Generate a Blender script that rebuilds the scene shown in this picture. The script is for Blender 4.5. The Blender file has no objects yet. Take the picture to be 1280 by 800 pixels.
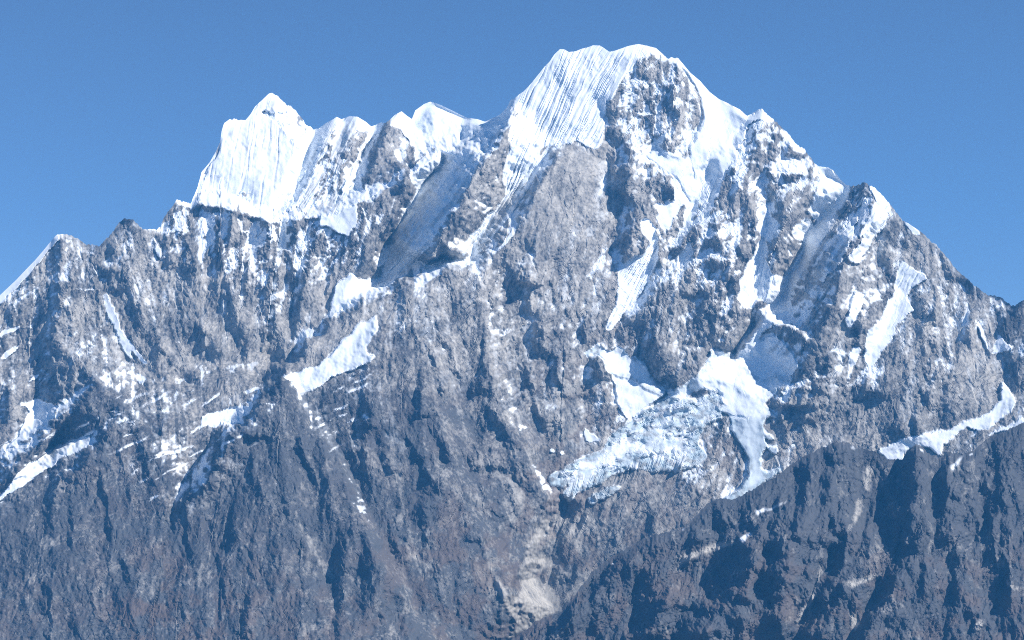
import bpy, math, time
import numpy as np
from mathutils.geometry import delaunay_2d_cdt
from mathutils import Vector

# ------------------------------------------------------------------ camera, sky, sun, exposure
scene = bpy.context.scene
W0, H0 = 1280.0, 800.0                     # the frame in which the ridges were surveyed
HFOV = math.radians(30.0)
F = W0 / 2 / math.tan(HFOV / 2)
PITCH = math.radians(6.5)
cam_d = bpy.data.cameras.new("camera"); cam = bpy.data.objects.new("camera", cam_d)
scene.collection.objects.link(cam)
cam_d.sensor_fit = 'HORIZONTAL'; cam_d.angle = HFOV
cam_d.clip_start = 1.0; cam_d.clip_end = 200000.0
cam.location = (0, 0, 0); cam.rotation_euler = (math.pi / 2 + PITCH, 0, 0)
scene.camera = cam

SUN_EL = math.radians(40.0)
SUN_AZ = math.radians(108.0)               # clockwise from the viewing direction: to the right, a little behind the camera
L = np.array([math.sin(SUN_AZ) * math.cos(SUN_EL), math.cos(SUN_AZ) * math.cos(SUN_EL), math.sin(SUN_EL)])

world = bpy.data.worlds.new("World"); scene.world = world; world.use_nodes = True
nt = world.node_tree; nt.nodes.clear()
out = nt.nodes.new("ShaderNodeOutputWorld"); bg = nt.nodes.new("ShaderNodeBackground")
sky = nt.nodes.new("ShaderNodeTexSky"); sky.sky_type = 'NISHITA'; sky.sun_disc = False
sky.sun_elevation = SUN_EL; sky.sun_rotation = SUN_AZ
sky.altitude = 4000.0; sky.air_density = 1.0; sky.dust_density = 0.0; sky.ozone_density = 4.8
bg.inputs["Strength"].default_value = 0.086
nt.links.new(sky.outputs[0], bg.inputs[0]); nt.links.new(bg.outputs[0], out.inputs[0])

sun_d = bpy.data.lights.new("sun", 'SUN'); sun = bpy.data.objects.new("sun", sun_d)
scene.collection.objects.link(sun)
sun_d.energy = 5.0; sun_d.angle = math.radians(0.5); sun_d.color = (1.0, 0.935, 0.86)
sun.rotation_euler = Vector(-L).to_track_quat('-Z', 'Y').to_euler()

scene.view_settings.view_transform = 'Standard'; scene.view_settings.look = 'None'
scene.view_settings.exposure = 0.56; scene.view_settings.gamma = 1.0
scene.view_settings.use_curve_mapping = False
scene.render.engine = 'CYCLES'
scene.cycles.filter_width = 1.05
scene.cycles.use_denoising = False
scene.cycles.max_bounces = 4; scene.cycles.diffuse_bounces = 2; scene.cycles.volume_bounces = 1
HAZE = dict(density=2.7e-5, color=(0.07, 0.44, 1.0))

# ------------------------------------------------------------------ helpers
T0 = 7600.0; S = T0 / F                    # metres of depth per survey unit
CP, SP = math.cos(PITCH), math.sin(PITCH)
rng = np.random.RandomState(7)
_perm = rng.permutation(256).astype(np.int64); _perm = np.concatenate([_perm, _perm])
_ang = rng.rand(256) * 2 * np.pi; _gx, _gy = np.cos(_ang).astype(np.float32), np.sin(_ang).astype(np.float32)
_rnd = rng.rand(256, 4).astype(np.float32)

def perlin(x, y):
    x = np.asarray(x, np.float32); y = np.asarray(y, np.float32)
    xi = np.floor(x).astype(np.int64); yi = np.floor(y).astype(np.int64)
    xf = x - xi; yf = y - yi; xi &= 255; yi &= 255
    u = xf * xf * xf * (xf * (xf * 6 - 15) + 10); v = yf * yf * yf * (yf * (yf * 6 - 15) + 10)
    def g(a, b, dx, dy):
        h = _perm[_perm[(xi + a) & 255] + ((yi + b) & 255)]
        return _gx[h] * dx + _gy[h] * dy
    a = g(0, 0, xf, yf); b = g(1, 0, xf - 1, yf); c = g(0, 1, xf, yf - 1); d = g(1, 1, xf - 1, yf - 1)
    top = a + u * (b - a); bot = c + u * (d - c)
    return (top + v * (bot - top)) * 1.5

def fbm(x, y, lam, octs=4, gain=0.5, seed=0.0):
    r = 0; a = 1.0; l = lam
    for k in range(octs):
        r = r + a * perlin(x / l + seed + 17.3 * k, y / l + seed * 1.7 + 9.1 * k); a *= gain; l /= 2.03
    return r

def ridged(x, y, lam, octs=5, seed=0.0):
    """ridged multifractal whose amplitude is in units of lam"""
    r = 0; w = 1.0; l = lam
    for k in range(octs):
        n = 1 - np.abs(perlin(x / l + seed + 31.7 * k, y / l + seed * 1.3 + 5.9 * k)) * 1.7
        n = np.clip(n, 0, 1) ** 1.6
        r = r + l * n * w; w = np.clip(n * 1.7, 0.15, 1); l /= 2.07
    return r

def facets(x, y, lam, seed=0):
    """broken rock: each cell is a tilted plane, the outermost of its neighbours wins"""
    X = x / lam; Y = y / lam
    xi = np.floor(X).astype(np.int64); yi = np.floor(Y).astype(np.int64)
    best = np.full(X.shape, -9.0, np.float32)
    for a in (-1, 0, 1):
        for b in (-2, -1, 0, 1, 2):
            h = _perm[_perm[(xi + a + seed) & 255] + ((yi + b + 3 * seed) & 255)]
            dx = X - (xi + a + _rnd[h, 0]); dy = Y - (yi + b + _rnd[h, 1])
            t = (_rnd[h, 2] - .5) * 1.3; q = (_rnd[h, 3] - .5) * 1.0
            val = _rnd[h, 2] * .35 - np.maximum(np.abs(dx + .35 * dy) * 1.15, np.abs(dy) * .72) * 1.1 + t * dx + q * dy
            best = np.maximum(best, val.astype(np.float32))
    return best * lam

def smooth(a, b, x):
    t = np.clip((x - a) / (b - a), 0, 1); return t * t * (3 - 2 * t)

def boxblur(a, r):
    for ax in (0, 1):
        p = np.concatenate([np.repeat(np.take(a, [0], ax), r + 1, ax), a, np.repeat(np.take(a, [-1], ax), r, ax)], ax)
        c = np.cumsum(p, ax, dtype=np.float64); n = a.shape[ax]
        a = ((np.take(c, range(2 * r + 1, 2 * r + 1 + n), ax) - np.take(c, range(0, n), ax)) / (2 * r + 1)).astype(np.float32)
    return a

def inside(poly, X, Y):
    """point in polygon for arrays (evaluated near the polygon's box only)"""
    p = np.asarray(poly, np.float32); res = np.zeros(X.shape, bool)
    m = (X >= p[:, 0].min()) & (X <= p[:, 0].max()) & (Y >= p[:, 1].min()) & (Y <= p[:, 1].max())
    x = X[m]; y = Y[m]; r = np.zeros(x.shape, bool); j = len(p) - 1
    for i in range(len(p)):
        xi, yi = p[i]; xj, yj = p[j]
        if yi != yj:
            c = ((yi > y) != (yj > y)) & (x < (xj - xi) * (y - yi) / (yj - yi) + xi); r ^= c
        j = i
    res[m] = r; return res

def Z(ox, oy, pts, k=2.963):
    return [(ox + a / k, oy + b / k) for a, b in pts]

def tin(lines, lat):
    """triangulated survey: heights interpolated between ridge and valley lines, on the lattice lat = (u0, v0, nu, nv, step)"""
    V, E, H = [], [], []
    for ln in lines:
        for i, (a, b, c) in enumerate(ln):
            V.append(Vector((a + 1e-3 * rng.rand(), b + 1e-3 * rng.rand()))); H.append(c)
            if i: E.append((len(V) - 2, len(V) - 1))
    vs, es, fs, ov, oe, of = delaunay_2d_cdt(V, E, [], 0, 1e-4)
    P = np.array([[v.x, v.y] for v in vs]); h = np.zeros(len(vs)); HA = np.array(H); VA = np.array([[v.x, v.y] for v in V])
    for i in range(len(vs)):
        if ov[i]: h[i] = HA[ov[i][0]]
        else:
            d = np.hypot(*(VA - P[i]).T); k = np.argsort(d)[:4]; w = 1 / (d[k] + 1); h[i] = (HA[k] * w).sum() / w.sum()
    u0, v0, nu, nv, st = lat
    img = np.zeros((nv, nu), np.float32)
    for f in fs:
        (x0, y0), (x1, y1), (x2, y2) = P[f[0]], P[f[1]], P[f[2]]
        ia, ib = max(0, int((min(x0, x1, x2) - u0) / st)), min(nu - 1, int((max(x0, x1, x2) - u0) / st) + 1)
        ja, jb = max(0, int((min(y0, y1, y2) - v0) / st)), min(nv - 1, int((max(y0, y1, y2) - v0) / st) + 1)
        if ib < ia or jb < ja: continue
        gx, gy = np.meshgrid(u0 + st * np.arange(ia, ib + 1), v0 + st * np.arange(ja, jb + 1))
        det = (y1 - y2) * (x0 - x2) + (x2 - x1) * (y0 - y2)
        if abs(det) < 1e-9: continue
        a = ((y1 - y2) * (gx - x2) + (x2 - x1) * (gy - y2)) / det
        b = ((y2 - y0) * (gx - x2) + (x0 - x2) * (gy - y2)) / det
        c = 1 - a - b; m = (a >= -1e-6) & (b >= -1e-6) & (c >= -1e-6)
        sub = img[ja:jb + 1, ia:ib + 1]; sub[m] = (a * h[f[0]] + b * h[f[1]] + c * h[f[2]])[m]
    return img

def bilerp(img, lat, u, v):
    u0, v0, nu, nv, st = lat
    x = np.clip((u - u0) / st, 0, nu - 1.001); y = np.clip((v - v0) / st, 0, nv - 1.001)
    xi = x.astype(np.int64); yi = y.astype(np.int64); xf = x - xi; yf = y - yi
    return (img[yi, xi] * (1 - xf) + img[yi, xi + 1] * xf) * (1 - yf) + (img[yi + 1, xi] * (1 - xf) + img[yi + 1, xi + 1] * xf) * yf

def shepard(ctrl, u, v, p=2.2):
    num = 0; den = 0
    for a, b, c in ctrl:
        w = 1 / (((u - a) ** 2 + (v - b) ** 2) / 900.0 + 1) ** p; num = num + w * c; den = den + w
    return num / den

def points(u, v, d):
    """survey bearing (u, v) and depth d -> metres"""
    t = T0 + S * d
    x = (u - W0 / 2) / F; z = (H0 / 2 - v) / F
    return np.stack([t * x, t * (CP - SP * z), t * (SP + CP * z)], -1)

# ------------------------------------------------------------------ surface material
def link(t, a, b): t.links.new(a, b)

def make_surface(name, dark, light, rust):
    m = bpy.data.materials.new(name); m.use_nodes = True; t = m.node_tree; N = t.nodes
    b = N["Principled BSDF"]
    at = N.new("ShaderNodeAttribute"); at.attribute_name = "cover"
    sep = N.new("ShaderNodeSeparateColor"); link(t, at.outputs["Color"], sep.inputs[0])
    tc = N.new("ShaderNodeTexCoord")
    mp = N.new("ShaderNodeMapping"); mp.inputs["Scale"].default_value = (1, 1, 0.55); link(t, tc.outputs["Object"], mp.inputs[0])
    n1 = N.new("ShaderNodeTexNoise"); n1.inputs["Scale"].default_value = 0.009; n1.inputs["Detail"].default_value = 9; n1.inputs["Roughness"].default_value = .68
    n2 = N.new("ShaderNodeTexNoise"); n2.inputs["Scale"].default_value = 0.06; n2.inputs["Detail"].default_value = 5; n2.inputs["Roughness"].default_value = .7
    link(t, mp.outputs[0], n1.inputs["Vector"]); link(t, mp.outputs[0], n2.inputs["Vector"])
    # rock tone = surveyed tone + mottling
    ad = N.new("ShaderNodeMath"); ad.operation = 'MULTIPLY_ADD'; ad.inputs[1].default_value = 2.0; ad.inputs[2].default_value = -1.0
    link(t, n1.outputs["Fac"], ad.inputs[0])
    ad2 = N.new("ShaderNodeMath"); ad2.operation = 'MULTIPLY_ADD'; ad2.inputs[1].default_value = 2.0; link(t, n2.outputs["Fac"], ad2.inputs[0]); link(t, ad.outputs[0], ad2.inputs[2])
    ad3 = N.new("ShaderNodeMath"); ad3.operation = 'ADD'; link(t, ad2.outputs[0], ad3.inputs[0]); link(t, sep.outputs[1], ad3.inputs[1])
    ad4 = N.new("ShaderNodeMath"); ad4.operation = 'SUBTRACT'; ad4.use_clamp = True; ad4.inputs[1].default_value = 1.05; link(t, ad3.outputs[0], ad4.inputs[0])
    rock = N.new("ShaderNodeMix"); rock.data_type = 'RGBA'; rock.inputs[6].default_value = (*dark, 1); rock.inputs[7].default_value = (*light, 1)
    link(t, ad4.outputs[0], rock.inputs[0])
    rs = N.new("ShaderNodeMix"); rs.data_type = 'RGBA'; rs.inputs[7].default_value = (*rust, 1)
    link(t, sep.outputs[2], rs.inputs[0]); link(t, rock.outputs[2], rs.inputs[6])
    sn = N.new("ShaderNodeMix"); sn.data_type = 'RGBA'; sn.inputs[6].default_value = (0.83, 0.89, 0.95, 1); sn.inputs[7].default_value = (0.42, 0.52, 0.59, 1)
    link(t, at.outputs["Alpha"], sn.inputs[0])
    fin = N.new("ShaderNodeMix"); fin.data_type = 'RGBA'
    link(t, sep.outputs[0], fin.inputs[0]); link(t, rs.outputs[2], fin.inputs[6]); link(t, sn.outputs[2], fin.inputs[7])
    link(t, fin.outputs[2], b.inputs["Base Color"])
    b.inputs["Roughness"].default_value = 0.9
    if "Specular IOR Level" in b.inputs: b.inputs["Specular IOR Level"].default_value = 0.15
    return m

M_ROCK = make_surface("weathered_rock_and_snow", (0.080, 0.087, 0.100), (0.43, 0.416, 0.39), (0.150, 0.112, 0.096))

# ------------------------------------------------------------------ a relief sheet -> mesh objects
def build_sheet(U, V, D, cover, ids, objects):
    """U, V, D: (rows, cols) survey arrays; cover: (rows, cols, 4); ids: (rows-1, cols-1) object index of every quad"""
    nr, nc = U.shape
    P = points(U, V, D).reshape(-1, 3); C = cover.reshape(-1, 4)
    i = np.arange((nr - 1) * nc).reshape(nr - 1, nc)[:, :-1]
    quads = np.stack([i, i + nc, i + nc + 1, i + 1], -1).reshape(-1, 4); fid = ids.reshape(-1)
    # one normal field for the whole sheet, so that seams between objects do not show
    made = {}
    for k, spec in enumerate(objects):
        q = quads[fid == k]
        if not len(q): continue
        used, inv = np.unique(q, return_inverse=True); q2 = inv.reshape(-1, 4)
        me = bpy.data.meshes.new(spec["name"])
        me.vertices.add(len(used)); me.vertices.foreach_set("co", P[used].astype(np.float32).ravel())
        me.loops.add(q2.size); me.loops.foreach_set("vertex_index", q2.astype(np.int32).ravel())
        me.polygons.add(len(q2)); me.polygons.foreach_set("loop_start", np.arange(0, q2.size, 4, dtype=np.int32))
        me.polygons.foreach_set("use_smooth", np.zeros(len(q2), bool))
        me.update(calc_edges=True)
        a = me.color_attributes.new("cover", 'FLOAT_COLOR', 'POINT'); a.data.foreach_set("color", C[used].astype(np.float32).ravel())
        me.materials.append(spec.get("mat", M_ROCK))
        o = bpy.data.objects.new(spec["name"], me); scene.collection.objects.link(o)
        for p in ("label", "category", "kind", "group"):
            if spec.get(p): o[p] = spec[p]
        made[k] = o
    for k, spec in enumerate(objects):
        if k in made and spec.get("parent") is not None: made[k].parent = made[spec["parent"]]
    return made
# ------------------------------------------------------------------ survey of the massif
SKY = [(-400,560),(-160,455),(-60,402),(0,369),(20,350),(45,324),(71,293),(82,293),(94,296),(108,307),(125,306),(140,292),(148,279),(157,273),(165,274),(172,279),
 (178,287),(196,287),(201,283),(205,271),(217,256),(222,249),(233,252),(238,257),(242,246),(247,235),(252,215),(262,203),(270,189),(275,178),(277,164),(280,154),
 (287,149),(295,150),(307,150),(313,143),(319,133),(330,123),(336,117),(340,116),(346,120),(360,132),(366,135),(371,141),(380,152),(393,162),(398,161),(407,154),
 (415,150),(421,146),(427,149),(437,145),(447,146),(457,152),(464,158),(470,156),(476,153),(481,154),(487,150),(493,144),(502,139),(509,145),(515,149),(519,138),
 (530,130),(538,127),(548,130),(565,138),(583,147),(597,149),(606,152),(609,151),(617,147),(625,143),(634,134),(638,125),(643,123),(649,118),(655,114),(665,103),
 (673,93),(681,83),(687,77),(693,68),(700,61),(706,62),(711,65),(720,64),(727,61),(735,59),(742,56.5),(750,57),(755,60),(762,65),(770,63),(778,60),(787,57),
 (798,55),(808,57),(820,60),(828,67),(833,72),(842,73),(848,73),(853,79),(863,91),(875,101),(887,115),(899,124),(912,130),(925,137),(934,145),(940,142),
 (948,138),(953,137),(957,142),(965,147),(975,157),(985,167),(995,181),(1005,187),(1015,199),(1022,208),(1035,209),(1043,214),(1050,224),(1057,231),(1063,234),
 (1072,231),(1081,228),(1087,231),(1099,239),(1106,247),(1115,258),(1122,268),(1130,276),(1141,283),(1150,289),(1160,297),(1171,307),(1180,317),(1188,327),
 (1195,337),(1205,346),(1214,353),(1222,360),(1232,367),(1240,370),(1250,371),(1258,377),(1264,383),(1269,382),(1275,378),(1281,374),(1300,362),(1340,352),(1450,330),(1700,380)]
SNOWSKY = [(-400,72),(250,290),(300,345),(395,700),(700,762),(762,832),(848,940),(1025,1060),(1139,1158)]  # skyline stretches that are snow: smooth

def d0(v): return 0.75 * (800 - v)
RIDGES = [
 [(-160,470,6),(0,386,6),(40,341,6),(66,306,6)],  # (u, v, offset from the mean slope; negative = towards the viewer)
 # left ridge and its skyline
 [(-160,455,10),(0,369,10),(71,293,10),(108,307,15),(157,273,0),(196,287,12),(222,249,5),(238,258,10)],
 [(71,293,10),(68,350,-30),(70,420,-55),(66,500,-70),(60,560,-70)],                        # rib with the dark left side
 [(30,380,15),(42,440,10),(48,520,0)],
 [(157,273,0),(152,330,-35),(165,390,-40),(205,450,-50),(230,475,-50)],
 [(128,310,20),(122,360,20),(145,420,10),(180,470,-10)],
 [(222,249,5),(225,300,-35),(235,360,-45),(262,420,-50),(300,455,-50)],
 [(196,290,15),(198,340,10),(215,400,0),(245,455,-15)],
 [(278,262,-35),(282,310,-50),(290,370,-55),(315,430,-55)],
 [(264,262,-5),(264,330,0),(275,390,-10),(300,440,-25)],
 [(325,275,-35),(335,320,-50),(342,375,-60),(350,430,-60)],
 [(312,270,-10),(318,330,-10),(322,390,-15),(335,440,-30)],
 [(385,270,-35),(385,320,-55),(383,370,-60),(375,420,-55)],
 [(362,268,-15),(360,330,-10),(352,400,-20),(348,450,-35)],
 [(415,275,-20),(405,330,-10),(395,385,-5),(368,440,-15)],
 # crest of the left ridge below the far peaks, then the shelf behind it
 [(238,258,10),(255,256,-30),(290,262,-35),(330,275,-30),(365,270,-35),(400,268,-25),(440,256,-25),(480,242,-25),(512,222,-20),(535,200,-10)],
 [(243,247,60),(270,246,70),(300,246,75),(338,266,60),(365,258,60),(400,258,60),(440,246,50),(478,232,45),(508,212,40)],
 # far twin peaks
 [(252,215,90),(279,155,130),(307,150,140),(340,116,190),(371,141,180),(393,162,190)],
 [(279,155,130),(283,190,95),(300,215,80),(330,230,75)],
 [(340,116,190),(352,150,140),(372,180,110),(360,215,85),(345,245,65)],
 [(393,162,190),(384,190,165),(372,225,125),(356,255,90)],
 [(421,146,160),(405,180,110),(385,225,80),(362,258,60)],
 [(398,161,185),(388,200,150),(376,235,105)],
 [(447,146,160),(440,180,105),(425,220,75),(405,255,60)],
 [(430,150,175),(418,190,125),(398,235,85)],
 [(464,158,190),(455,200,150),(440,240,85)],
 # dome and the dark cliff below it
 [(487,150,140),(478,185,95),(468,215,75),(455,236,50)],
 [(476,153,190),(462,190,140),(450,225,90)],
 [(487,150,140),(500,165,165),(520,192,125),(512,205,90)],
 [(502,139,170),(538,127,190),(583,147,200),(606,152,200)],
 [(515,160,190),(545,170,160),(580,170,165)],
 [(524,192,125),(545,188,80),(565,190,60)],
 # couloir left of the main peak
 [(606,154,115),(585,172,115),(553,200,115),(528,230,110),(503,262,102),(487,300,92),(472,345,80)],
 [(540,196,10),(518,222,-10),(505,250,-20),(488,290,-25),(462,325,-20),(440,350,-10)],
 [(643,123,25),(637,150,-15),(622,175,-42),(607,198,-58),(589,232,-70),(570,268,-76),(552,298,-70),(537,325,-58)],
 # trough between that rib and the rock wall, and the edge of the wall
 [(692,186,-5),(668,212,18),(650,229,22),(634,246,24),(612,276,26),(590,302,24),(574,325,14)],
 [(692,183,-10),(695,195,-34),(679,225,-50),(661,260,-56),(645,290,-52),(614,322,-52),(592,335,-55)],
 [(690,176,20),(724,170,15),(755,165,10)],
 [(700,190,-40),(724,182,-25),(753,184,-20)],
 # fluted face and summit
 [(643,123,25),(687,77,30),(700,61,35),(742,57,35),(798,55,30),(828,67,20),(848,73,15),(899,124,30),(934,145,30)],
 [(730,100,10),(715,140,5)],
 [(794,72,5),(781,90,-5),(771,118,-5),(764,135,0)],
 # rock pyramid under the summit
 [(845,76,5),(848,110,-20),(842,150,-38),(832,185,-42)],
 [(812,70,0),(800,110,-8),(790,150,-10),(788,190,-10)],
 [(825,80,15),(822,120,5),(815,160,0)],
 [(860,100,20),(872,130,20),(866,170,10)],
 [(758,142,20),(764,200,20),(768,260,20),(772,310,10)],
 [(782,196,-14),(793,240,-18),(798,285,-18),(806,312,-12)],
 [(735,190,-35),(728,250,-50),(715,320,-55),(700,380,-55)],
 # hanging glacier
 [(903,180,30),(880,195,15),(850,198,10),(825,195,0)],
 [(893,190,5),(870,205,0),(840,210,-5)],
 [(886,215,45),(870,250,45),(855,290,30),(845,315,15)],
 [(917,190,10),(905,225,-5),(888,262,-12),(868,300,-15)],
 [(840,240,0),(846,270,5),(835,300,10)],
 [(934,146,30),(925,165,45),(915,185,40)],
 # second peak buttress
 [(953,138,15),(945,165,-15),(940,210,-30),(935,270,-40),(915,330,-45),(900,380,-40),(880,430,-30),(868,470,-25)],
 [(980,165,25),(972,215,10),(962,270,10),(955,300,15)],
 [(1000,190,15),(990,235,-15),(978,280,-25),(965,305,-20)],
 [(1022,210,15),(1008,245,0),(1000,270,-10),(985,300,-20),(970,340,-20)],
 # small basin couloir with the fluted snow
 [(822,306,15),(812,335,22),(795,368,25),(775,405,20),(765,430,15)],
 [(826,310,-5),(827,345,-28),(821,385,-38),(822,430,-36),(834,452,-34),(838,484,-22)],
 [(815,300,-5),(795,325,-12),(775,355,-15),(762,395,-15)],
 [(880,300,-10),(868,350,0),(862,400,10),(870,440,10)],
 # snow fan
 [(955,305,15),(948,350,18),(935,390,15),(918,430,25)],
 [(985,285,-20),(975,320,-20),(968,360,-12),(955,395,-5),(930,430,15)],
 # shaded valley and the fluted ridge on its right
 [(1060,233,35),(1024,270,80),(998,315,96),(968,370,94),(942,412,88),(920,440,74)],
 [(1083,229,5),(1094,250,-20),(1090,275,-52),(1070,305,-74),(1050,340,-84),(1040,385,-78),(1022,425,-60),(1000,462,-34),(985,478,-12)],
 [(1106,247,15),(1104,275,-5),(1085,310,-22)],
 # right flank
 [(1125,285,10),(1118,320,0),(1112,350,5)],
 [(1131,330,2),(1122,372,-6),(1105,415,-10),(1078,462,-10)],
 [(1150,290,0),(1165,340,-25),(1168,385,-32),(1160,430,-38),(1150,480,-45),(1140,530,-50)],
 [(1188,330,10),(1186,380,5),(1178,440,0),(1172,500,-15)],
 [(1214,354,5),(1208,400,-20),(1200,450,-32),(1195,500,-38)],
 [(1242,372,15),(1240,420,5),(1258,465,0),(1262,495,-10),(1225,528,-15),(1170,552,-20),(1105,572,0)],
 [(1264,384,10),(1252,400,10),(1247,420,8)],
 [(1282,375,-30),(1270,390,-32),(1258,406,-30),(1262,440,-20),(1280,480,-25),(1320,500,-40)],
 [(1100,480,-25),(1090,530,-30),(1060,560,-32)],
 # glacier basin: nearly level, then the icefall
 [(920,447,62),(955,452,68),(985,472,44)],
 [(892,446,40),(925,480,16),(945,505,-2),(925,520,-2)],
 [(862,490,22),(880,505,14),(900,520,8)],
 [(735,442,10),(770,440,22),(800,460,18),(832,488,8)],
 [(765,480,8),(800,500,4),(840,503,6)],
 [(790,530,5),(850,535,8),(890,545,5)],
 [(760,560,-8),(820,565,-12),(870,570,-10)],
 [(735,580,-15),(790,590,-22),(845,590,-20)],
 [(705,622,-20),(725,600,-18)],
 # right lip, ice tongue
 [(915,525,10),(930,560,-5),(940,590,-15),(938,612,-25)],
 [(905,525,-5),(918,565,-15),(930,600,-25)],
 [(965,505,-10),(985,530,-25),(995,570,-35),(1000,600,-40)],
 [(985,480,-12),(1040,500,-18),(1060,540,-22)],
 [(860,620,-22),(830,645,-18),(800,668,-16)],
 [(790,610,-20),(770,640,-18),(745,680,-12),(715,720,0)],
 # gorge with the grey scree
 [(703,626,2),(692,655,6),(680,690,8),(668,725,8),(690,768,10),(660,800,15),(640,900,20)],
 [(735,640,-14),(712,665,0),(700,690,4)],
 [(720,790,10),(800,800,10),(900,800,0)],
 # rock bosses under the wall
 [(700,380,-55),(705,440,-60),(700,500,-70),(690,560,-75),(672,600,-60)],
 [(742,450,-35),(750,475,-25),(765,520,-20),(748,560,-20)],
 [(735,460,20),(728,500,0),(725,540,-10)],
 # crest of the middle spur: near side, then the drop behind it
 [(612,322,-55),(592,335,-65),(575,318,-60),(560,335,-70),(545,350,-75),(520,352,-80),(500,345,-80),(487,360,-85),(462,375,-95),(440,388,-100),(415,405,-105),(390,430,-108),(362,455,-110),(348,470,-112)],
 [(585,325,10),(560,322,30),(530,330,60),(508,338,70),(482,350,60),(460,365,10),(437,380,-15),(410,398,-25),(382,424,-35),(352,450,-45),(325,470,-55)],
 [(470,395,-95),(440,425,-100),(405,455,-112),(372,485,-122)],
 [(476,418,-118),(478,440,-132),(450,470,-135),(420,490,-140)],
 [(520,375,-100),(530,450,-125),(550,540,-145),(590,640,-150),(640,740,-130)],
 [(600,350,-75),(605,420,-90),(620,500,-105),(655,570,-110),(680,620,-80)],
 [(560,380,-80),(570,460,-95),(592,540,-110),(620,620,-120),(655,690,-80)],
 [(650,360,-50),(655,430,-60),(662,500,-78),(680,560,-75)],
 [(630,360,-30),(632,440,-45),(642,510,-70)],
 # triangular peak
 [(351,473,-160),(372,500,-168),(400,550,-180),(440,630,-200),(480,720,-215)],
 [(351,473,-160),(330,500,-165),(300,540,-172),(270,585,-180),(240,622,-180),(205,690,-185)],
 [(351,473,-160),(345,540,-185),(340,620,-200),(350,720,-215)],
 [(345,465,-105),(322,492,-95),(290,530,-98),(258,575,-105),(232,605,-120)],
 [(380,495,-130),(415,555,-145),(455,630,-160),(495,700,-165),(520,760,-165)],
 [(420,760,-205),(412,715,-190),(385,655,-185)],
 # front left slopes
 [(121,474,-105),(145,500,-120),(190,540,-140),(215,600,-160),(210,660,-170)],
 [(121,474,-105),(95,510,-118),(60,545,-125),(20,590,-130),(-40,640,-135),(-160,700,-140)],
 [(115,466,-60),(88,500,-50),(50,535,-52),(0,570,-55),(-160,640,-60)],
 [(130,470,-60),(165,490,-75),(210,475,-75),(250,480,-78),(300,470,-70)],
 [(165,520,-130),(130,560,-145),(90,600,-150),(40,650,-155)],
 [(160,512,-110),(115,545,-105),(60,580,-110),(0,622,-118)],
 [(250,500,-95),(235,560,-115),(225,610,-130)],
 [(300,800,-230),(200,800,-215),(100,800,-205),(0,800,-205),(-160,800,-200)],
 [(440,800,-235),(520,800,-210),(600,800,-120)],
 [(130,640,-165),(120,720,-190)],[(260,680,-190),(275,760,-215)],
 [(60,680,-180),(55,780,-195)],
 # frame of the survey
 [(-400,560,0),(-400,800,-180),(-400,1000,-230)],[(-160,455,10),(-160,380,10)],
 [(1450,330,-60),(1450,560,-60),(1450,800,-40)],[(1700,380,-60),(1700,1000,-60)],
 [(-400,1000,-230),(100,1000,-260),(500,1000,-260),(640,1000,60),(900,1000,0),(1300,1000,-40),(1700,1000,-60)],
 [(1000,700,-40),(1200,700,-40),(1300,600,-60)],
 [(-400,20,10),(200,20,150),(640,20,40),(900,20,30),(1300,20,0),(1700,20,0)],
]
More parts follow.
